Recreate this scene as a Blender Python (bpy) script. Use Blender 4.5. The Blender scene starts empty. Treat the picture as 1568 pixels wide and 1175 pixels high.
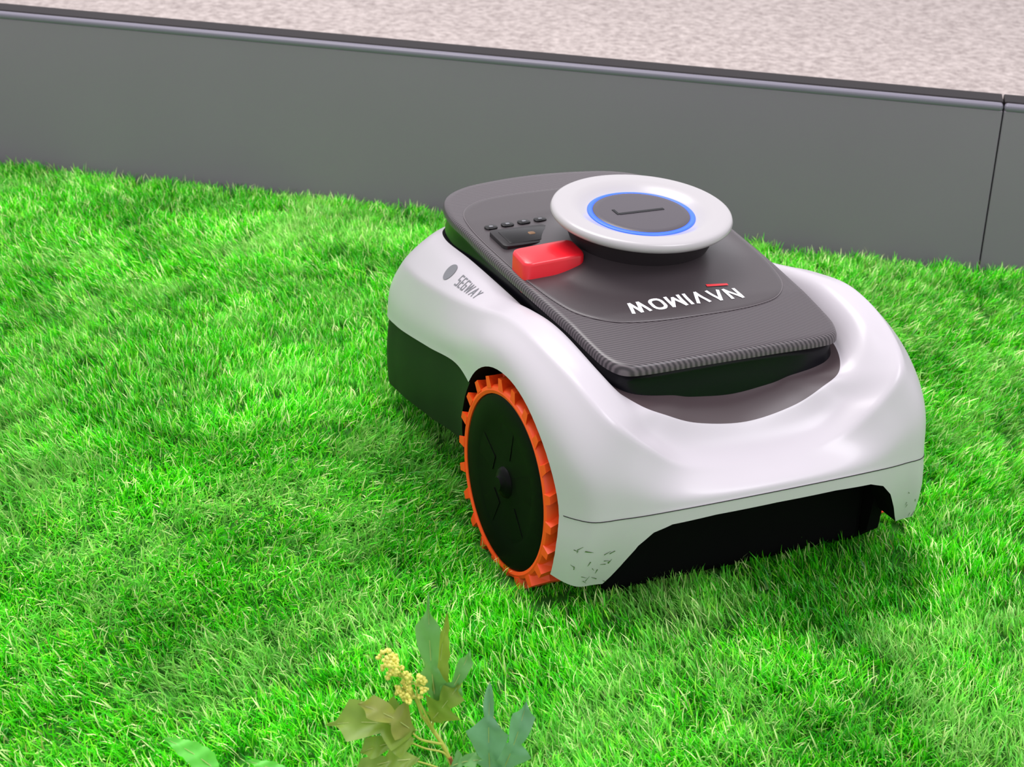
import bpy, bmesh, random
import numpy as np
from math import *
from mathutils import Vector, Matrix, noise
from mathutils.bvhtree import BVHTree
random.seed(7); np.random.seed(7)
scene=bpy.context.scene
scene.view_settings.view_transform='Standard'
scene.view_settings.look='None'

# ------------------------------------------------------------------ materials
def lin(c):
    return tuple(((v/255)/12.92 if v/255<=.04045 else (((v/255)+.055)/1.055)**2.4) for v in c)+(1,)
def mat(name,rgb,rough=.5,metal=0,coat=0,bump=0,bscale=200,emis=None,estr=0,var=0,spec=.5):
    m=bpy.data.materials.new(name); m.use_nodes=True; nt=m.node_tree; b=nt.nodes['Principled BSDF']
    b.inputs['Base Color'].default_value=lin(rgb); b.inputs['Roughness'].default_value=rough
    b.inputs['Metallic'].default_value=metal; b.inputs['Coat Weight'].default_value=coat
    b.inputs['Specular IOR Level'].default_value=spec
    b.inputs['Coat Roughness'].default_value=.15
    tc=nt.nodes.new('ShaderNodeTexCoord'); n=nt.nodes.new('ShaderNodeTexNoise'); n.inputs['Scale'].default_value=bscale
    nt.links.new(tc.outputs['Object'],n.inputs['Vector'])
    if var:
        mx=nt.nodes.new('ShaderNodeMix'); mx.data_type='RGBA'
        c=lin(rgb); mx.inputs[6].default_value=tuple(v*(1-var) for v in c[:3])+(1,); mx.inputs[7].default_value=tuple(min(1,v*(1+var)) for v in c[:3])+(1,)
        nt.links.new(n.outputs['Fac'],mx.inputs[0]); nt.links.new(mx.outputs[2],b.inputs['Base Color'])
    if bump:
        bp=nt.nodes.new('ShaderNodeBump'); bp.inputs['Strength'].default_value=bump; bp.inputs['Distance'].default_value=.001
        nt.links.new(n.outputs['Fac'],bp.inputs['Height']); nt.links.new(bp.outputs['Normal'],b.inputs['Normal'])
    if emis:
        b.inputs['Emission Color'].default_value=lin(emis); b.inputs['Emission Strength'].default_value=estr
    return m
M_white=mat('white_plastic',(190,184,191),.34,coat=.12,var=.01,bscale=30)
M_skirt=mat('dark_skirt_plastic',(20,24,22),.5,var=.1,spec=.15)
M_recess=mat('recess_bronze_grey',(74,62,65),.3,spec=.4)
M_well=mat('wheel_well_black',(6,6,7),.8,spec=.1)
M_black=mat('gloss_black',(12,12,18),.25,spec=.2)
M_panel=mat('cover_panel_grey',(61,54,57),.31,coat=.06,bump=.05,bscale=900)
M_lines=mat('panel_edge_line',(96,89,92),.35)
M_silver=mat('silver_white_ring',(174,170,173),.3,coat=.2)
M_neck=mat('dark_neck',(44,39,42),.5,spec=.2)
M_blue=mat('blue_led_ring',(40,90,255),.4,emis=(40,80,255),estr=1.0)
M_disc=mat('turret_centre_grey',(70,64,71),.35)
M_red=mat('red_button_plastic',(222,24,40),.3,coat=.2)
M_orange=mat('orange_rubber',(255,82,22),.45,bump=.1)
M_wheel=mat('wheel_black',(7,8,8),.45,var=.2,spec=.08)
M_text=mat('white_print',(232,230,234),.4)
M_grey=mat('grey_print',(112,112,118),.4)
M_screen=mat('screen_glass',(8,6,8),.25,spec=.3)
M_bezel=mat('screen_bezel',(24,20,23),.35,spec=.3)
M_amber=mat('amber_icon',(120,84,44),.4)
M_carbon=bpy.data.materials.new('carbon_textured_plastic'); M_carbon.use_nodes=True
nt=M_carbon.node_tree; b=nt.nodes['Principled BSDF']; b.inputs['Roughness'].default_value=.34
tc=nt.nodes.new('ShaderNodeTexCoord'); mp=nt.nodes.new('ShaderNodeMapping'); mp.inputs['Rotation'].default_value=(0,0,radians(35))
w=nt.nodes.new('ShaderNodeTexWave'); w.inputs['Scale'].default_value=110; w.wave_profile='SIN'
nt.links.new(tc.outputs['Object'],mp.inputs['Vector']); nt.links.new(mp.outputs[0],w.inputs['Vector'])
cr=nt.nodes.new('ShaderNodeValToRGB'); cr.color_ramp.elements[0].position=.1; cr.color_ramp.elements[1].position=.9
cr.color_ramp.elements[0].color=lin((44,39,43)); cr.color_ramp.elements[1].color=lin((92,84,88))
nt.links.new(w.outputs['Fac'],cr.inputs[0]); nt.links.new(cr.outputs[0],b.inputs['Base Color'])
bp=nt.nodes.new('ShaderNodeBump'); bp.inputs['Strength'].default_value=.1; bp.inputs['Distance'].default_value=.0003
nt.links.new(w.outputs['Fac'],bp.inputs['Height']); nt.links.new(bp.outputs[0],b.inputs['Normal'])

# ------------------------------------------------------------------ helpers
def link(ob,parent=None):
    scene.collection.objects.link(ob)
    if parent: ob.parent=parent
    return ob
def mk(name,verts,faces,mats,parent=None,smooth=True,angle=None,midx=None,recalc=True):
    me=bpy.data.meshes.new(name); me.from_pydata([tuple(v) for v in verts],[],faces)
    for m in (mats if isinstance(mats,list) else [mats]): me.materials.append(m)
    if midx is not None: me.polygons.foreach_set('material_index',midx)
    if recalc:
        bm=bmesh.new(); bm.from_mesh(me); bmesh.ops.recalc_face_normals(bm,faces=bm.faces); bm.to_mesh(me); bm.free()
    me.polygons.foreach_set('use_smooth',[smooth]*len(me.polygons))
    if angle: me.set_sharp_from_angle(angle=radians(angle))
    me.update()
    return link(bpy.data.objects.new(name,me),parent)
def crom(P,n,closed=False):
    P=np.asarray(P,float); N=len(P); out=[]
    segs=N if closed else N-1
    for i in range(segs):
        if closed: p0,p1,p2,p3=P[i-1],P[i],P[(i+1)%N],P[(i+2)%N]
        else:
            p1,p2=P[i],P[i+1]; p0=P[i-1] if i>0 else 2*p1-p2; p3=P[i+2] if i+2<N else 2*p2-p1
        for k in range(n):
            t=k/n
            out.append(.5*((2*p1)+(-p0+p2)*t+(2*p0-5*p1+4*p2-p3)*t*t+(-p0+3*p1-3*p2+p3)*t**3))
    if not closed: out.append(P[-1])
    return np.array(out)
def lathe(prof,n,axis='z',c=(0,0,0)):
    vs=[];fs=[];m=len(prof)
    for i in range(n):
        a=2*pi*i/n
        for r,h in prof:
            if axis=='z': vs.append((c[0]+r*cos(a),c[1]+r*sin(a),c[2]+h))
            else: vs.append((c[0]+r*cos(a),c[1]+h,c[2]+r*sin(a)))
    for i in range(n):
        j=(i+1)%n
        for k in range(m-1): fs.append((i*m+k,j*m+k,j*m+k+1,i*m+k+1))
    return vs,fs
def bevel(ob,w,seg=3,ang=30):
    md=ob.modifiers.new('bev','BEVEL'); md.width=w; md.segments=seg; md.limit_method='ANGLE'; md.angle_limit=radians(ang)
def box(name,x0,x1,y0,y1,z0,z1,m,parent=None,bev=0):
    v=[(x,y,z) for x in(x0,x1) for y in(y0,y1) for z in(z0,z1)]
    f=[(0,1,3,2),(4,6,7,5),(0,4,5,1),(2,3,7,6),(0,2,6,4),(1,5,7,3)]
    o=mk(name,v,f,m,parent,smooth=False)
    if bev: bevel(o,bev)
    return o
def tube(name,pts,r,m,parent=None,closed=False,res=3,radii=None):
    cu=bpy.data.curves.new(name,'CURVE'); cu.dimensions='3D'; cu.bevel_depth=r; cu.bevel_resolution=res; cu.use_fill_caps=True
    sp=cu.splines.new('POLY'); sp.points.add(len(pts)-1)
    for i,(p,q) in enumerate(zip(sp.points,pts)):
        p.co=(*q,1)
        if radii: p.radius=radii[0]+(radii[1]-radii[0])*i/(len(pts)-1)
    sp.use_cyclic_u=closed; cu.materials.append(m)
    return link(bpy.data.objects.new(name,cu),parent)

# ------------------------------------------------------------------ mower
YAW=.457
mower=bpy.data.objects.new('robotic_lawn_mower',None); link(mower)
mower.location=(.109,1.598,0); mower.rotation_euler=(0,0,YAW-pi/2)

# stations: front centre -> side -> rear centre ; rings r0..r6
ST=[
# r0                r1                  r2                  r3                 r4                 r5                r6
[(-.18,0,.215),   (-.205,0,.22),     (-.225,0,.208),    (-.25,0,.188),    (-.27,0,.145),    (-.276,0,.108),   (-.270,0,.035)],
[(-.175,.06,.215),(-.20,.075,.22),   (-.215,.085,.207), (-.24,.09,.184),  (-.26,.095,.145), (-.265,.095,.108),(-.26,.09,.035)],
[(-.16,.095,.214),(-.186,.112,.217), (-.198,.126,.204), (-.218,.142,.177),(-.237,.149,.143),(-.240,.151,.110),(-.238,.149,.035)],
[(-.13,.11,.214), (-.15,.128,.218),  (-.15,.141,.207),  (-.163,.158,.182),(-.175,.166,.145),(-.177,.168,.120),(-.177,.164,.045)],
[(-.08,.115,.216),(-.08,.131,.221),  (-.08,.145,.213),  (-.08,.163,.194), (-.08,.173,.16),  (-.08,.175,.138), (-.08,.169,.06)],
[(0,.115,.212),   (0,.130,.218),     (0,.143,.218),     (.0,.163,.209),   (0,.178,.178),    (0,.180,.154),    (0,.174,.073)],
[(.06,.113,.205), (.065,.126,.211),  (.065,.140,.228),  (.065,.164,.225), (.062,.184,.196), (.06,.187,.15),   (.06,.187,.05)],
[(.115,.107,.198),(.12,.122,.205),   (.12,.140,.232),   (.123,.167,.230), (.123,.187,.203), (.123,.189,.14),  (.123,.189,.05)],
[(.155,.098,.192),(.170,.118,.198),  (.181,.136,.220),  (.187,.161,.219), (.193,.185,.183), (.194,.190,.112), (.192,.189,.05)],
[(.178,.083,.188),(.203,.102,.189),  (.216,.118,.192),  (.233,.147,.198), (.243,.170,.158), (.248,.173,.114), (.241,.177,.05)],
[(.186,.06,.185), (.210,.080,.179),  (.224,.096,.169),  (.246,.117,.173), (.258,.135,.146), (.262,.140,.117), (.249,.151,.05)],
[(.188,.04,.18),  (.213,.048,.167),  (.228,.061,.153),  (.248,.074,.146), (.266,.087,.132), (.271,.09,.121),  (.264,.092,.05)],
[(.19,0,.176),    (.215,0,.161),     (.231,0,.147),     (.252,0,.138),    (.270,0,.130),    (.275,0,.123),    (.266,0,.05)],
]
ST=np.array(ST)
full=np.array(list(ST)+[s*np.array([1,-1,1]) for s in ST[-2:0:-1]])
ND=10
rings=[crom(full[:,k],ND,True) for k in range(7)]
NA=len(rings[0]); G=np.array(rings)
stpar=np.array([min(i/ND,24-i/ND) for i in range(NA)])
NR=10
cols=[]
for a in range(NA):
    sm=crom(G[1:6,a],NR)
    hard=np.vstack([crom(G[1:4,a],NR)[:-1],crom(G[3:6,a],NR)])
    k=min(1,max(0,(stpar[a]-1.5)/1.5))
    cols.append(sm*(1-k)+hard*k)
cols=np.array(cols); R=cols.shape[1]
kk=2*NR
c2=cols.copy(); c2[:,kk]=.5*cols[:,kk]+.25*(cols[:,kk-1]+cols[:,kk+1]); cols=c2
inset=np.clip((6.2-stpar)/1.0,0,1)*.003
r5=G[5]
dirn=r5.copy(); dirn[:,2]=0; dirn/=np.linalg.norm(dirn,axis=1)[:,None]
r5b=r5-dirn*inset[:,None]-np.array([0,0,.0012]); r6=G[6]
rows=[G[0]]+[cols[:,k] for k in range(R)]+[r5b]
for t in (.2,.45,.7,.9): rows.append(r5b*(1-t)+r6*t+dirn*(.003*sin(pi*t)))
rows.append(r6); nR=len(rows)
V=[tuple(p) for r in rows for p in r]; Fc=[];mi=[]
for k in range(nR-1):
    for a in range(NA):
        b2=(a+1)%NA
        Fc.append((k*NA+a,k*NA+b2,(k+1)*NA+b2,(k+1)*NA+a))
        if k==0: mi.append(2 if stpar[a]>7.6 else 3)
        elif k>=R and stpar[a]<6.0: mi.append(1)
        else: mi.append(0)
ct=len(V); V.append((0,0,.20)); cb=len(V); V.append((0,0,.06))
for a in range(NA):
    b2=(a+1)%NA
    Fc.append((ct,b2,a)); mi.append(2 if stpar[a]>8 else 3)
    Fc.append((cb,(nR-1)*NA+a,(nR-1)*NA+b2)); mi.append(3)
slots=[M_white,M_skirt,M_recess,M_well]
shell=mk('body_shell',V,Fc,slots,mower,midx=mi)
def cutter(V,F): return mk('cut',V,F,slots,mower,smooth=False,midx=[3]*len(F))
cuts=[]
AX,AZ=.123,.091
for sg in(1,-1):
    n=72;v=[];f=[]
    for i in range(n):
        a=2*pi*i/n; x=AX+.104*cos(a); z=AZ+.104*sin(a)
        v+= [(x,sg*.122,z),(x,sg*.26,z)]
    for i in range(n): j=(i+1)%n; f.append((2*i,2*j,2*j+1,2*i+1))
    f.append(tuple(range(0,2*n,2))); f.append(tuple(range(1,2*n,2)))
    cuts.append(cutter(v,f))
hp=[(.155,-.05),(.151,.05),(.146,.058),(.138,.073),(.128,.090),(.116,.102),(.100,.108),(.06,.111),(0,.112)]
poly=[(-y,z) for y,z in hp]+[(y,z) for y,z in hp[::-1][1:]]
n=len(poly); v=[(x,y,z) for x in(.15,.40) for y,z in poly]
f=[(i,(i+1)%n,n+(i+1)%n,n+i) for i in range(n)]+[tuple(range(n)),tuple(range(n,2*n))]
cuts.append(cutter(v,f))
for c in cuts:
    md=shell.modifiers.new('b','BOOLEAN'); md.operation='DIFFERENCE'; md.object=c; md.solver='EXACT'
dg=bpy.context.evaluated_depsgraph_get(); dg.update()
me=bpy.data.meshes.new_from_object(shell.evaluated_get(dg)); shell.modifiers.clear(); shell.data=me
me.polygons.foreach_set('use_smooth',[True]*len(me.polygons)); me.set_sharp_from_angle(angle=radians(36))
for c in cuts: bpy.data.objects.remove(c)
bm=bmesh.new(); bm.from_mesh(me); shell_bvh=BVHTree.FromBMesh(bm); bm.free()
seam=[tuple(r5[a]+dirn[a]*.0001) for a in range(NA) if stpar[a]>=8.55]
tube('bumper_seam',seam,.0004,M_bezel,mower)

# cover ---------------------------------------------------------
zx=[-.23,-.11,-.03,.037,.11,.18,.21]; zz=[.250,.246,.2405,.235,.2275,.2160,.2105]
DX,DY,DZ,TAU=-.003,.008,.2845,.075
def zc(x,y):
    z=float(np.interp(x,zx,zz))+.004*(1-min(1,(y/.128)**2))
    r=hypot((x-DX),(y-DY)); t=min(1,max(0,(.110-r)/.085)); t=t*t*(3-2*t)
    return z+.022*t
half=[(-.215,0),(-.212,.05),(-.204,.090),(-.182,.117),(-.14,.1295),(-.09,.131),(-.03,.131),(.037,.128),(.11,.1230),(.145,.1205),(.169,.117),(.185,.107),(.190,.084),(.1915,.04),(.192,0)]
def outline(half,n=8):
    P=[(x,y,0) for x,y in half]+[(x,-y,0) for x,y in half[-2:0:-1]]
    return crom(P,n,True)[:,:2]
def sheet(name,out,mats,parent,top=0.,th=.006,inset=.003,nr=40,zf=zc):
    N=len(out); vs=[];fs=[]
    for k in range(nr+1):
        s=k/nr
        for p in out:
            ln=np.linalg.norm(p); q=p*(s*(ln-inset)/ln)
            vs.append((q[0],q[1],zf(*q)+top))
    for h,i in ((.15,.45),(.5,.1),(1,0)):
        for p in out:
            ln=np.linalg.norm(p); q=p*((ln-inset*i)/ln)
            vs.append((q[0],q[1],zf(*q)+top-th*h))
    for k in range(nr+3):
        for a in range(N):
            b2=(a+1)%N; fs.append((k*N+a,k*N+b2,(k+1)*N+b2,(k+1)*N+a))
    return mk(name,vs,fs,mats,parent,recalc=False)
co=outline(half)
cover=sheet('top_cover',co,M_carbon,mower,0,.008,.004)
vs=[];fs=[];N=len(co)
for off,dz in ((.002,-.006),(.005,-.009),(.0055,-.016),(.003,-.026),(.003,-.05)):
    for p in co:
        ln=np.linalg.norm(p); q=p*(1-off/ln); vs.append((q[0],q[1],zc(*p)+dz))
for k in range(4):
    for a in range(N):
        b2=(a+1)%N; fs.append((k*N+a,k*N+b2,(k+1)*N+b2,(k+1)*N+a))
mk('cover_base',vs,fs,M_black,mower)
hin=[(-.165,0),(-.165,.05),(-.160,.088),(-.14,.113),(-.10,.1235),(-.03,.1245),(.035,.1205),(.075,.114),(.098,.105),(.116,.088),(.125,.065),(.1295,.035),(.1305,0)]
ci=outline(hin)
sheet('cover_inner_panel',ci,M_panel,mower,.0012,.0012,.0012)
tube('panel_outline',[(p[0],p[1],zc(*p)+.0004) for p in ci],.0006,M_lines,mower,closed=True)

tur=bpy.data.objects.new('sensor_turret',None); link(tur,mower); tur.location=(DX,DY,DZ); tur.rotation_euler=(0,TAU,0)
def tl(name,prof,m,n=128,ang=40):
    v,f=lathe(prof,n); return mk(name,v,f,m,tur,angle=ang)
tl('turret_ring',[(.0,-.0105),(.079,-.0105),(.0835,-.0095),(.0858,-.007),(.0862,-.005),(.0850,-.0018),(.0828,-.0004),(.079,0),(.070,.0),(.066,-.0004),(.0585,-.0034),(.0545,-.0056),(.0525,-.0062),(.0518,-.0064),(0,-.0066)],M_silver)
tl('turret_neck',[(.0,-.045),(.060,-.045),(.071,-.020),(.078,-.0105),(0,-.0105)],M_neck)
v,f=lathe([(.0462,-.0066),(.0462,-.0052),(.0495,-.0052),(.0512,-.0058),(.0512,-.0066)],128); mk('blue_led_ring',v,f,M_blue,tur)
tl('turret_centre',[(0,-.0042),(.040,-.0042),(.0445,-.0044),(.0460,-.0052),(.0462,-.0066)],M_disc)
box('turret_logo_bar',-.0022,.0016,-.0235,.024,-.0044,-.0037,M_black,tur,.0003)
box('turret_logo_tip',-.011,.0008,-.0262,-.0232,-.0044,-.0037,M_black,tur,.0003)

def zshell(x,y):
    h=shell_bvh.ray_cast(Vector((x,y,.5)),Vector((0,0,-1)))
    return h[0].z if h[0] else .2
def arcpts(x0,y0,x1,y1,r):
    P=[]
    for cx,cy_,a0 in((x1-r,y1-r,0),(x0+r,y1-r,pi/2),(x0+r,y0+r,pi),(x1-r,y0+r,3*pi/2)):
        for k in range(5):
            a=a0+k*pi/8; P.append((cx+r*cos(a),cy_+r*sin(a)))
    return P+[P[0]]
GL={'N':(.8,[[(0,0),(0,1)],[(0,1),(.8,0)],[(.8,0),(.8,1)]]),
'A':(.86,[[(0,0),(.43,1)],[(.43,1),(.86,0)]]),
'V':(.86,[[(0,1),(.43,0)],[(.43,0),(.86,1)]]),
'I':(0,[[(0,0),(0,1)]]),
'M':(.95,[[(0,0),(0,1)],[(0,1),(.475,.15)],[(.475,.15),(.95,1)],[(.95,1),(.95,0)]]),
'O':(.85,[arcpts(0,0,.85,1,.35)]),
'W':(1.25,[[(0,1),(.31,0)],[(.31,0),(.625,1)],[(.625,1),(.94,0)],[(.94,0),(1.25,1)]]),
'S':(.6,[[(.6,1),(0,1)],[(0,1),(0,.5)],[(0,.5),(.6,.5)],[(.6,.5),(.6,0)],[(.6,0),(0,0)]]),
'E':(.55,[[(0,0),(0,1)],[(0,0),(.55,0)],[(0,.5),(.5,.5)],[(0,1),(.55,1)]]),
'G':(.65,[[(.65,1),(0,1)],[(0,1),(0,0)],[(0,0),(.65,0)],[(.65,0),(.65,.5)],[(.65,.5),(.35,.5)]]),
'Y':(.7,[[(0,1),(.35,.5)],[(.7,1),(.35,.5)],[(.35,.5),(.35,0)]])}
def lettering(name,s,h,width,cx,cy,ang,zf,m,st=.2,gap=.38,lift=.0016,Acut=True):
    x=0;segs=[]
    for ch in s:
        w_,L=GL[ch]
        for pl in L:
            for p,q in zip(pl[:-1],pl[1:]): segs.append(((p[0]+x,p[1]),(q[0]+x,q[1])))
        if ch=='A' and not Acut: segs.append(((x+.2,.35),(x+.66,.35)))
        x+=w_+gap
    tot=x-gap; kx=width/tot
    V=[];F=[]
    for p,q in segs:
        p=Vector(((p[0]-tot/2)*kx,(p[1]-.5)*h)); q=Vector(((q[0]-tot/2)*kx,(q[1]-.5)*h)); d=(q-p); L=d.length; d.normalize(); nn=Vector((-d.y,d.x))*st*h/2
        p=p-d*st*h*.3; q=q+d*st*h*.3; K=max(1,int(L/.004)); b0=len(V)
        for i in range(K+1):
            c=p.lerp(q,i/K)
            for sgn in(-1,1):
                e=c+nn*sgn; X=cx+e.x*cos(ang)-e.y*sin(ang); Y=cy+e.x*sin(ang)+e.y*cos(ang); V.append((X,Y,zf(X,Y)+lift))
        for i in range(K): F.append((b0+2*i,b0+2*i+2,b0+2*i+3,b0+2*i+1))
    return mk(name,V,F,m,mower,smooth=False,recalc=False)
lettering('front_lettering','NAVIMOW',.0165,.113,.105,-.004,-pi/2,zc,M_text,st=.2,gap=.46)
lettering('side_lettering','SEGWAY',.0085,.050,-.040,-.1515,radians(-2),zshell,M_grey,st=.14,gap=.45,lift=.0006,Acut=False)
v=[]
for (x,y) in((.0875,.028),(.0875,.051),(.0905,.051),(.0905,.028)): v.append((x,y,zc(x,y)+.0019))
mk('lettering_accent',v,[(0,1,2,3)],M_red,mower,smooth=False,recalc=False)
v=[]
for i in range(24):
    a=2*pi*i/24; X=-.089+.0085*cos(a);Y=-.149+.0065*sin(a); v.append((X,Y,zshell(X,Y)+.0007))
mk('side_emblem',v,[tuple(range(24))],M_grey,mower)

def pad(name,cx,cy,lx,ly,rot,h,m,r=.004,z=None,bev=.0015,sl=-.08,sy=0):
    pts=[]
    for sx,sy_0,a0 in((1,1,0),(-1,1,pi/2),(-1,-1,pi),(1,-1,3*pi/2)):
        for k in range(6):
            a=a0+k*pi/10; pts.append((sx*(lx/2-r)+r*cos(a),sy_0*(ly/2-r)+r*sin(a)))
    n=len(pts);v=[];f=[]
    z0=z if z is not None else zc(cx,cy)
    for dz,ins in((-.020,0),(h-bev,0),(h-bev*.3,bev*.3),(h,bev)):
        for x,y in pts:
            k=1-ins/max(.001,hypot(x,y)); x*=k;y*=k
            X=cx+x*cos(rot)-y*sin(rot); Y=cy+x*sin(rot)+y*cos(rot); v.append((X,Y,z0+(X-cx)*sl+(Y-cy)*sy+dz))
    for k in range(3):
        for i in range(n): j=(i+1)%n; f.append((k*n+i,k*n+j,(k+1)*n+j,(k+1)*n+i))
    f.append(tuple(range(3*n,4*n)))
    return mk(name,v,f,m,mower,angle=45)
pad('stop_button',.007,-.0935,.033,.062,0,.0095,M_red,r=.007,z=.2470,bev=.003,sl=-.12,sy=.06)
zb=zc(-.062,-.078)
pad('display_bezel',-.060,-.085,.038,.060,0,.0030,M_bezel,r=.005,bev=.0006,z=zb)
pad('display_screen',-.060,-.083,.029,.049,0,.0034,M_screen,r=.003,bev=.0003,z=zb)
pad('display_icon',-.062,-.077,.006,.007,0,.0038,M_amber,r=.002,bev=.0003,z=zb)
for i,y in enumerate((-.106,-.0885,-.071,-.0535)):
    zk=zc(-.092,y)
    pad(f'key_{i+1}',-.092,y,.009,.013,0,.0026,M_screen,r=.004,bev=.0005,z=zk)
    pad(f'key_mark_{i+1}',-.092,y,.003,.004,0,.0031,M_grey,r=.001,bev=.0002,z=zk)

# wheels ----------------------------------------------------------
def wheel(sg,name):
    e=bpy.data.objects.new(name,None); link(e,mower); e.location=(AX,0,AZ)
    yo=sg*.186; yi=sg*.156
    prof=[(.0800,yo),(.083,yo+sg*.001),(.0860,yo),(.0875,yo-sg*.003),(.0875,yi+sg*.003),(.085,yi),(.06,yi),(.06,yo-sg*.01),(.0800,yo-sg*.004),(.0800,yo)]
    v,f=lathe(prof,96,'y'); mk('tyre',v,f,M_orange,e,angle=35)
    n=22;v=[];f=[]
    for i in range(n):
        a=2*pi*i/n
        sh=[(-.05,-.03),(.05,-.03),(.13,.5),(.05,1),(-.05,1),(.03,.5)]
        b0=len(v)
        for r,kk in((.085,1.15),(.0955,.72)):
            for da,t in sh:
                y=yo+(yi-yo)*t; aa=a+da*kk+.03*(1-kk); v.append((r*cos(aa),y,r*sin(aa)))
        m=6
        for k in range(m): j=(k+1)%m; f.append((b0+k,b0+j,b0+m+j,b0+m+k))
        f.append((b0+6,b0+7,b0+8,b0+11)); f.append((b0+8,b0+9,b0+10,b0+11))
        f.append((b0,b0+1,b0+2,b0+5)); f.append((b0+2,b0+3,b0+4,b0+5))
    mk('tread_lugs',v,f,M_orange,e,smooth=False)
    prof=[(0,yo+sg*.006),(.006,yo+sg*.006),(.0075,yo+sg*.004),(.011,yo+sg*.003),(.0135,yo+sg*.001),(.0145,yo-sg*.001),(.02,yo-sg*.0015),(.052,yo-sg*.0012),(.056,yo-sg*.0006),(.077,yo+sg*.0004),(.0795,yo-sg*.001),(.0801,yo-sg*.004)]
    v,f=lathe(prof,96,'y'); mk('hub_cap',v,f,M_wheel,e,angle=40)
    v=[];f=[]
    for i in range(5):
        a=2*pi*i/5+.3; b0=len(v)
        for da,r in((-.30,.026),(.30,.026),(.22,.068),(-.22,.068)):
            for h in(-.006,-.0008): v.append((r*cos(a+da),yo+sg*h,r*sin(a+da)))
        f+=[(b0+1,b0+3,b0+5,b0+7),(b0,b0+1,b0+3,b0+2),(b0+2,b0+3,b0+5,b0+4),(b0+4,b0+5,b0+7,b0+6),(b0+6,b0+7,b0+1,b0)]
    mk('hub_spokes',v,f,M_wheel,e,smooth=False)
    v,f=lathe([(0,yi-sg*.03),(.03,yi-sg*.03),(.03,yi),(.07,yi),(.07,yo-sg*.01)],32,'y'); mk('hub_motor',v,f,M_well,e,smooth=False)
    # inner mud guard (profile follows the wheel arch, stops above the turf)
    gp=[(AX-.10,.03),(AX+.070,.022),(AX+.098,.046),(AX+.104,.075),(AX+.10,.13),(AX-.10,.13)]
    ya,yb=sg*.142,sg*.1545
    v=[(x,y,z) for y in(ya,yb) for x,z in gp]; k=len(gp)
    f=[(i,(i+1)%k,k+(i+1)%k,k+i) for i in range(k)]+[tuple(range(k)),tuple(range(k,2*k))]
    if sg>0:
        gp2=[(x if x<AX+.05 else x,max(z,.0) if x<AX+.06 else z-.018 if z<.06 else z) for x,z in gp]
        v=[(x,y,z) for y in(ya,yb) for x,z in gp2]
    mk('wheel_guard',v,f,M_well,mower,smooth=False)
wheel(-1,'drive_wheel_left'); wheel(1,'drive_wheel_right')
box('chassis',-.20,.05,-.10,.10,.05,.12,M_well,mower,.01)
box('cutting_deck',-.06,.212,-.128,.144,.012,.112,M_well,mower,.008)
for sg in(1,-1):
    v,f=lathe([(0,-.012),(.026,-.012),(.034,-.007),(.036,0),(.034,.007),(.026,.012),(0,.012)],32,'y',(-.17,sg*.09,.035)); mk('caster_wheel',v,f,M_wheel,mower,angle=40)
    box('caster_fork',-.18,-.16,sg*.09-.018,sg*.09+.018,.045,.08,M_well,mower,.003)
M_clip=mat('grass_clipping',(72,104,44),.6)
V=[];F=[]
rnd=random.Random(3)
for i in range(30):
    sg=-1 if i<22 else 1
    y=sg*rnd.uniform(.148,.178); z=rnd.uniform(.053,.09)
    h=shell_bvh.ray_cast(Vector((.4,y,z)),Vector((-1,0,0)))
    if not h[0]: continue
    nn=h[1]; t1=nn.orthogonal().normalized(); t2=nn.cross(t1); a=rnd.uniform(0,2*pi); d=t1*cos(a)+t2*sin(a); e2=nn.cross(d)
    L=rnd.uniform(.001,.0035); wd=rnd.uniform(.0003,.0005); c=h[0]+nn*.0005; b0=len(V)
    V+= [c-d*L-e2*wd,c+d*L-e2*wd*.3,c+d*L+e2*wd*.3,c-d*L+e2*wd]; F.append((b0,b0+1,b0+2,b0+3))
mk('grass_clippings',V,F,M_clip,mower,smooth=False)

# ------------------------------------------------------------------ camera
f_px,th,ph,H=2747,.427,.043,.827
F=Vector((0,cos(th),-sin(th))); r=Vector((1,0,0)); u=Vector((0,sin(th),cos(th)))
R2=cos(ph)*r+sin(ph)*u; U2=-sin(ph)*r+cos(ph)*u
cam=bpy.data.cameras.new('camera'); co_=link(bpy.data.objects.new('camera',cam))
Mx=Matrix((R2,U2,-F)).transposed().to_4x4(); Mx.translation=(0,0,H); co_.matrix_world=Mx
cam.sensor_width=36; cam.lens=f_px/1568*36; cam.clip_start=.01
cam.dof.use_dof=True; cam.dof.focus_distance=1.6; cam.dof.aperture_fstop=16
scene.camera=co_

# ------------------------------------------------------------------ wall (raised-bed edging)
WD,WY,HW=2.336,-.192,.234
wall=bpy.data.objects.new('wall_back',None); link(wall); wall.location=(0,WD,0); wall.rotation_euler=(0,0,WY)
M_wall=mat('grey_coated_metal',(126,117,129),.42,var=.04,bscale=6,bump=.03)
M_cap=mat('wall_cap_dark',(20,12,16),.5,spec=.2)
M_edge=mat('wall_edge_strip',(112,108,122),.35)
def panel(name,x0,x1):
    box(name,x0,x1,0,.012,-.012,HW-.0085,M_wall,wall,.0015)
    box(name+'_edge',x0,x1,-.0012,.012,HW-.010,HW,M_edge,wall,.004)
    box(name+'_cap',x0,x1,.010,.05,HW-.02,HW+.001,M_cap,wall,.002)
panel('panel_a',-3.5,.6165); panel('panel_b',.618,3.5)
box('core',-3.5,3.5,.008,.045,-.012,HW-.012,M_well,wall)

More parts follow.
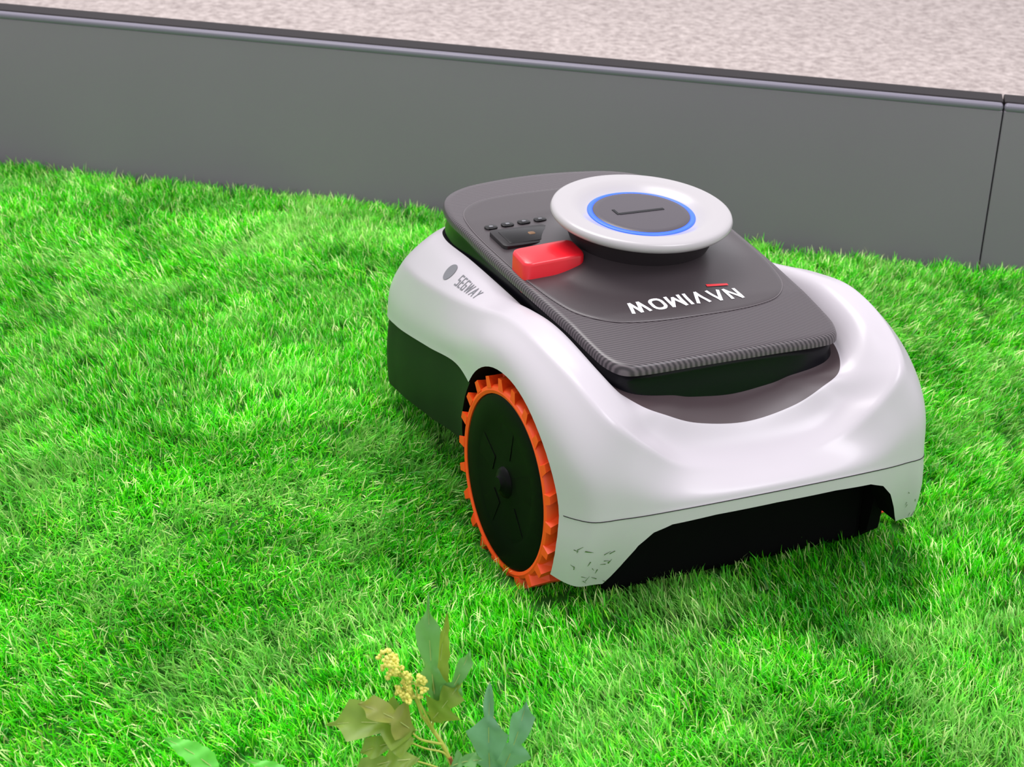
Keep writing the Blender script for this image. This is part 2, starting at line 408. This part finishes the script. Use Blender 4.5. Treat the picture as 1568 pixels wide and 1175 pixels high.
# ------------------------------------------------------------------ floor (carpet)
M_floor=bpy.data.materials.new('speckled_carpet'); M_floor.use_nodes=True; nt=M_floor.node_tree; b=nt.nodes['Principled BSDF']
b.inputs['Roughness'].default_value=.9
tc=nt.nodes.new('ShaderNodeTexCoord'); n1=nt.nodes.new('ShaderNodeTexNoise'); n1.inputs['Scale'].default_value=60; n1.inputs['Detail'].default_value=6; n1.inputs['Roughness'].default_value=.75
nt.links.new(tc.outputs['Object'],n1.inputs['Vector'])
cr=nt.nodes.new('ShaderNodeValToRGB'); e=cr.color_ramp.elements; e[0].position=.34; e[1].position=.66
e[0].color=lin((142,130,127)); e[1].color=lin((203,191,187)); nt.links.new(n1.outputs['Fac'],cr.inputs[0]); nt.links.new(cr.outputs[0],b.inputs['Base Color'])
mk('floor',[(-8,-1,-.012),(8,-1,-.012),(8,12,-.012),(-8,12,-.012)],[(0,1,2,3)],M_floor,smooth=False)

# ------------------------------------------------------------------ lawn
LZ=.005
M_soil=mat('turf_backing',(38,108,10),.9,var=.5,bscale=60)
def wall_y(x): return WD+x*tan(WY)
X0,X1,Y0=-1.25,1.25,.55
lawn=mk('grass_lawn',[(X0,Y0,LZ),(X1,Y0,LZ),(X1,wall_y(X1)-.004,LZ),(X0,wall_y(X0)-.004,LZ)],[(0,1,2,3)],M_soil,smooth=False)
M_grass=bpy.data.materials.new('grass_blades'); M_grass.use_nodes=True; nt=M_grass.node_tree; b=nt.nodes['Principled BSDF']
att=nt.nodes.new('ShaderNodeAttribute'); att.attribute_name='Col'
geo=nt.nodes.new('ShaderNodeNewGeometry')
def ns(scale,det,lo,hi,dist=.6,rough=.6):
    n1=nt.nodes.new('ShaderNodeTexNoise'); n1.inputs['Scale'].default_value=scale; n1.inputs['Detail'].default_value=det; n1.inputs['Roughness'].default_value=rough; n1.inputs['Distortion'].default_value=dist
    nt.links.new(geo.outputs['Position'],n1.inputs['Vector'])
    mr=nt.nodes.new('ShaderNodeMapRange'); mr.inputs[1].default_value=lo; mr.inputs[2].default_value=hi; nt.links.new(n1.outputs['Fac'],mr.inputs[0]); return mr.outputs[0]
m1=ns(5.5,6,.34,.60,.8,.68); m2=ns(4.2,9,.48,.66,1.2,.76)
mxa=nt.nodes.new('ShaderNodeMix'); mxa.data_type='RGBA'; mxa.blend_type='MULTIPLY'; mxa.inputs[0].default_value=1
rmp=nt.nodes.new('ShaderNodeValToRGB'); e=rmp.color_ramp.elements; e[0].color=(.45,.62,.34,1); e[1].color=(1.6,1.25,1.5,1)  # light/dark patches of leaning pile, shading painted into the blade colour
nt.links.new(m1,rmp.inputs[0]); nt.links.new(att.outputs['Color'],mxa.inputs[6]); nt.links.new(rmp.outputs[0],mxa.inputs[7])
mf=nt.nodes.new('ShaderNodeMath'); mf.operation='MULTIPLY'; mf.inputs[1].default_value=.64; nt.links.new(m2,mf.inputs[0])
mx_sheen=nt.nodes.new('ShaderNodeMix'); mx_sheen.data_type='RGBA'; nt.links.new(mf.outputs[0],mx_sheen.inputs[0]); nt.links.new(mxa.outputs[2],mx_sheen.inputs[6]); mx_sheen.inputs[7].default_value=(.54,.88,.26,1)  # pale patches are sheen on the blades, painted into the colour by noise
COL=mx_sheen.outputs[2]
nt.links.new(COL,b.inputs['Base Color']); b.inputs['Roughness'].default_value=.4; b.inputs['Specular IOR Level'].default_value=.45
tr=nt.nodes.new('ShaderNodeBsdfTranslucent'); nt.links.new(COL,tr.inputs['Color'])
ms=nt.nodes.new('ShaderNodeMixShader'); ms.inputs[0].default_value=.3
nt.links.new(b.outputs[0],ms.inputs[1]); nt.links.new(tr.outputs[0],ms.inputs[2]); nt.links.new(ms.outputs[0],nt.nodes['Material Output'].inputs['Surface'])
pal=[((58,210,10),5),((90,230,18),5),((26,152,6),3.3),((146,244,58),2.4),((216,250,165),1.7),((190,190,110),.25)]
pc=[p[0] for p in pal]; pw=[p[1] for p in pal]
def tuft(nb,rad,seed):
    rnd=random.Random(seed); V=[];Fs=[];C=[]
    for _ in range(nb):
        a=rnd.uniform(0,2*pi); rr=rad*sqrt(rnd.random()); bx,by=rr*cos(a),rr*sin(a)
        L=rnd.uniform(.011,.022); wd=rnd.uniform(.0004,.0007)
        la=rnd.uniform(0,2*pi); lean=rnd.uniform(.1,.8); curl=rnd.uniform(.1,1.0)
        lx,ly=cos(la),sin(la); sa=la+pi/2+rnd.uniform(-.6,.6); sx,sy=cos(sa),sin(sa)
        col=lin(rnd.choices(pc,pw)[0]); k=rnd.uniform(.85,1.15)
        b0=len(V); px,py,pz=bx,by,0; ang=lean*.5
        for s,wk in((0,1),(1,1),(2,.85),(3,.05)):
            V.append((px-sx*wd*wk,py-sy*wd*wk,pz)); V.append((px+sx*wd*wk,py+sy*wd*wk,pz))
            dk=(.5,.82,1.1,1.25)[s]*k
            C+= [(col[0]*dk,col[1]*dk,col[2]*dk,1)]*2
            st=L/3; px+=lx*sin(ang)*st; py+=ly*sin(ang)*st; pz+=cos(ang)*st; ang+=curl*.5
        for s in range(3): Fs.append((b0+2*s,b0+2*s+1,b0+2*s+3,b0+2*s+2))
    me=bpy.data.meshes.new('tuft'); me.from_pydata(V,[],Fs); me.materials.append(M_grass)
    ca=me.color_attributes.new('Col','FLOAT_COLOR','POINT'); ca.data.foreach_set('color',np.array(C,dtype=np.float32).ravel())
    me.polygons.foreach_set('use_smooth',[True]*len(me.polygons))
    return me
NV=8; NT=40000
cy,sy_=cos(YAW),sin(YAW)
em=[([],[]) for _ in range(NV)]
for i in range(NT):
    x=random.uniform(X0,X1); y=random.uniform(Y0,WD+.24)
    if y>wall_y(x)-.008: continue
    dx,dy=x-.109,y-1.598; mxx=dx*sy_-dy*cy; myy=dx*cy+dy*sy_
    sc=random.uniform(.8,1.2)
    if .09<mxx<.16 and .145<abs(myy)<.19: continue
    if .04<mxx<.22 and .13<abs(myy)<.21: sc*=.6
    elif -.26<mxx<.2 and abs(myy)<.17: sc*=.7
    nx=noise.noise(Vector((x*2.6,y*2.6,1.3))); ny=noise.noise(Vector((x*2.6,y*2.6,7.7)))
    tx=nx*1.2+random.gauss(0,.12); ty=ny*1.2-.1+random.gauss(0,.12)
    nrm=Vector((tx,ty,1)).normalized(); ya=random.uniform(0,2*pi)
    t1=nrm.cross(Vector((cos(ya),sin(ya),0))).normalized(); t2=nrm.cross(t1)
    s=.02*sc/2; c=Vector((x,y,LZ)); vv,ff=em[i%NV]; b0=len(vv)
    vv+= [c-t1*s-t2*s,c+t1*s-t2*s,c+t1*s+t2*s,c-t1*s+t2*s]; ff.append((b0,b0+1,b0+2,b0+3))
for k in range(NV):
    vv,ff=em[k]
    me=bpy.data.meshes.new('turf_scatter'); me.from_pydata([tuple(v) for v in vv],[],ff)
    eo=link(bpy.data.objects.new('turf_scatter',me),lawn); eo.instance_type='FACES'; eo.use_instance_faces_scale=True; eo.instance_faces_scale=50
    eo.show_instancer_for_render=False; eo.show_instancer_for_viewport=False
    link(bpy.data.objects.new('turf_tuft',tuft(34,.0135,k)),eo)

# ------------------------------------------------------------------ plant
plant=bpy.data.objects.new('flowering_shrub',None); link(plant); plant.location=(-.0494,1.08,0)
M_stem=mat('yellow_green_stem',(188,192,84),.5); M_stem2=mat('brown_red_stem',(160,90,54),.6)
M_bud=mat('flower_bud_yellow',(232,224,110),.5,var=.2,bscale=300)
def leafmat(name,a,b_,rough=.45):
    m=mat(name,a,rough,var=.35,bscale=70); nt=m.node_tree; bs=nt.nodes['Principled BSDF']
    tr=nt.nodes.new('ShaderNodeBsdfTranslucent'); tr.inputs[0].default_value=lin(b_); ms=nt.nodes.new('ShaderNodeMixShader'); ms.inputs[0].default_value=.3
    nt.links.new(bs.outputs[0],ms.inputs[1]); nt.links.new(tr.outputs[0],ms.inputs[2]); nt.links.new(ms.outputs[0],nt.nodes['Material Output'].inputs['Surface']); return m
L_olive=leafmat('olive_leaf',(136,160,62),(170,190,70)); L_green=leafmat('mid_green_leaf',(116,172,100),(130,190,90))
L_blue=leafmat('grey_green_leaf',(122,172,136),(130,180,120)); L_bright=leafmat('bright_green_leaf',(110,216,76),(130,226,84)); L_brown=leafmat('brownish_leaf',(150,156,74),(180,180,70))
M_vein=mat('leaf_vein',(186,198,120),.5)
def leaf(name,base,tip,wid,m,face=(0,-1,.5),lobes=0,bend=.12,fold=.25,ph0=0):
    B=Vector(base)/1000; T=Vector(tip)/1000; ax=T-B; L=ax.length; ax.normalize(); nf=Vector(face); nf=(nf-ax*nf.dot(ax)).normalized(); sd=ax.cross(nf)
    W=wid*1.3/1000; nt_=40; V=[];F=[]
    def pt(t): return B+ax*(L*t)+nf*(L*bend*sin(pi*t))
    for i in range(nt_+1):
        t=i/nt_; w=W*.5*(sin(pi*t**.7))**.75*(1-.25*t)
        if lobes:
            q=abs(((t*lobes+ph0)%1)-.5)*2; w*=(.42+.8*(1-q)); sk=L*.12*(1-q)
        else: sk=0; w*=1+.06*sin(t*40)
        c=pt(t)
        for s in(-1,-.5,0,.5,1):
            V.append(c+sd*(w*s)+nf*(w*fold*abs(s)+.0012*sin(t*20+s*3))+ax*(sk*abs(s)))
    for i in range(nt_):
        for k in range(4): a=i*5+k; F.append((a,a+1,a+6,a+5))
    mk(name,V,F,m,plant,recalc=False)
    tube(name+'_vein',[pt(i/10)+nf*.0002 for i in range(10)],.0004,M_vein,plant,radii=(1,.3))
def stem(name,pts,r0,r1,m):
    P=crom(np.array(pts)/1000,6); tube(name,[tuple(p) for p in P],r0/1000,m,plant,radii=(1,r1/r0),res=4)
stem('main_stem',[(26,-6,-3),(21,-4,18),(12,-2,42),(2,0,58),(-5,0,68)],1.9,1.3,M_stem)
stem('woody_stem',[(32,-8,-3),(26,-6,10),(21,-5,22),(16,-4,36)],2.0,1.4,M_stem2)
stem('flower_stem',[(-5,0,68),(-9,0,80),(-14,0,92),(-22,0,106)],1.1,.7,M_stem)
stem('flower_stem_b',[(4,-1,56),(-3,-4,74),(-8,-4,86),(-10,-4,97)],1.0,.6,M_stem)
stem('leaf_stem_a',[(2,0,58),(4,0,70),(6,1,82)],1.0,.7,M_stem)
stem('leaf_stem_b',[(10,-2,46),(4,-6,50),(-6,-8,54),(-14,-8,62)],1.1,.7,M_stem)
stem('leaf_stem_c',[(15,-3,34),(10,-6,42),(-2,-8,46),(-12,-10,52)],.9,.6,M_stem)
stem('leaf_stem_d',[(18,-4,20),(6,-8,30),(-8,-10,36)],.9,.6,M_stem)
stem('leaf_stem_e',[(24,-4,5),(36,-2,12),(46,0,24)],1.1,.8,M_stem)
stem('leaf_stem_f',[(26,0,0),(42,4,10),(53,4,26)],1.0,.7,M_stem)
leaf('leaf_upright',(5,1,76),(-3,6,165),18,L_green,face=(-.3,-1,.6),fold=.3,lobes=2,ph0=.2,bend=.05)
leaf('leaf_upright_b',(6,1,80),(11,3,154),11,L_olive,face=(.5,-1,.4),fold=.3,bend=-.05)
leaf('leaf_small',(8,0,78),(28,4,124),13,L_green,face=(.3,-1,.6),fold=.3,lobes=2)
leaf('leaf_olive',(1,0,64),(22,-4,101),22,L_olive,face=(.2,-1,.8),lobes=3,ph0=.3)
leaf('leaf_lobed',(-8,-6,60),(-72,-12,66),32,L_olive,face=(.1,-.7,1),lobes=2,ph0=.15,bend=.16)
leaf('leaf_lobed_b',(-10,-6,58),(-50,-16,88),22,L_brown,face=(0,-.7,1),lobes=2,bend=.12)
leaf('leaf_lobed_c',(-10,-8,54),(-48,-22,50),20,L_olive,face=(0,-.7,1),lobes=2,bend=.1)
leaf('leaf_low',(-6,-10,38),(-52,-18,30),18,L_olive,face=(0,-.6,1),lobes=2)
leaf('leaf_low_b',(16,-8,30),(40,-16,44),14,L_green,face=(.2,-.6,1),lobes=2)
leaf('leaf_low_c',(4,-12,26),(-30,-24,14),14,L_brown,face=(0,-.6,1),lobes=2)
leaf('leaf_grey',(46,0,18),(43,4,88),24,L_blue,face=(-.2,-1,.7),fold=.3,lobes=2,ph0=.5,bend=.08)
leaf('leaf_grey_b',(54,4,18),(70,8,79),21,L_blue,face=(.3,-1,.7),fold=.3,lobes=2,bend=.08)
leaf('leaf_corner',(-152,-14,22),(-192,-6,44),15,L_bright,face=(.2,-.7,1),fold=.2)
leaf('leaf_corner_b',(-96,-14,16),(-132,-14,33),10,L_bright,face=(.2,-.6,1),fold=.2)
stem('runner_stem',[(24,-6,2),(-30,-18,10),(-96,-14,16),(-152,-14,22)],1.1,.8,M_stem)
bmb=bmesh.new()
def umbel(c,R,n,seed):
    rnd=random.Random(seed); c=Vector(c)/1000
    for i in range(n):
        d=Vector((rnd.gauss(0,1),rnd.gauss(0,1),rnd.gauss(0,1)+.3)).normalized()*R/1000*rnd.uniform(.7,1)
        p=c+d; tube('pedicel',[tuple(c),tuple(c+d*.5+Vector((0,0,.0006))),tuple(p)],.0004,M_stem,plant,res=2)
        for k in range(7):
            q=Vector((rnd.gauss(0,1),rnd.gauss(0,1),rnd.gauss(0,1))).normalized()*.0016
            bmesh.ops.create_icosphere(bmb,subdivisions=2,radius=rnd.uniform(.0008,.0016),matrix=Matrix.Translation(p+q))
umbel((-31,0,112),10,17,1); umbel((-22,-2,103),8.5,11,2); umbel((-19,0,91),7.5,10,3); umbel((-9,-4,98),7,9,4); umbel((-12,-6,88),6.5,8,5)
meb=bpy.data.meshes.new('flower_buds'); bmb.to_mesh(meb); bmb.free(); meb.materials.append(M_bud)
meb.polygons.foreach_set('use_smooth',[True]*len(meb.polygons)); link(bpy.data.objects.new('flower_buds',meb),plant)

# ------------------------------------------------------------------ lights
W=bpy.data.worlds.new('w'); scene.world=W; W.use_nodes=True; bg=W.node_tree.nodes['Background']; bg.inputs[0].default_value=(.97,.95,1,1); bg.inputs[1].default_value=1.0
def area(name,loc,tgt,size,pw,col=(1,1,1)):
    l=bpy.data.lights.new(name,'AREA'); l.size=size; l.energy=pw; l.color=col
    o=link(bpy.data.objects.new(name,l)); o.location=loc; o.rotation_euler=(Vector(tgt)-Vector(loc)).to_track_quat('-Z','Y').to_euler(); return o
area('ceiling_light',(-.8,2.6,3.2),(0,1.6,0),1.8,88,(1,.98,.96))
area('ceiling_light',(1.6,.8,3.0),(0.1,1.6,0),1.4,44,(.97,.95,1))
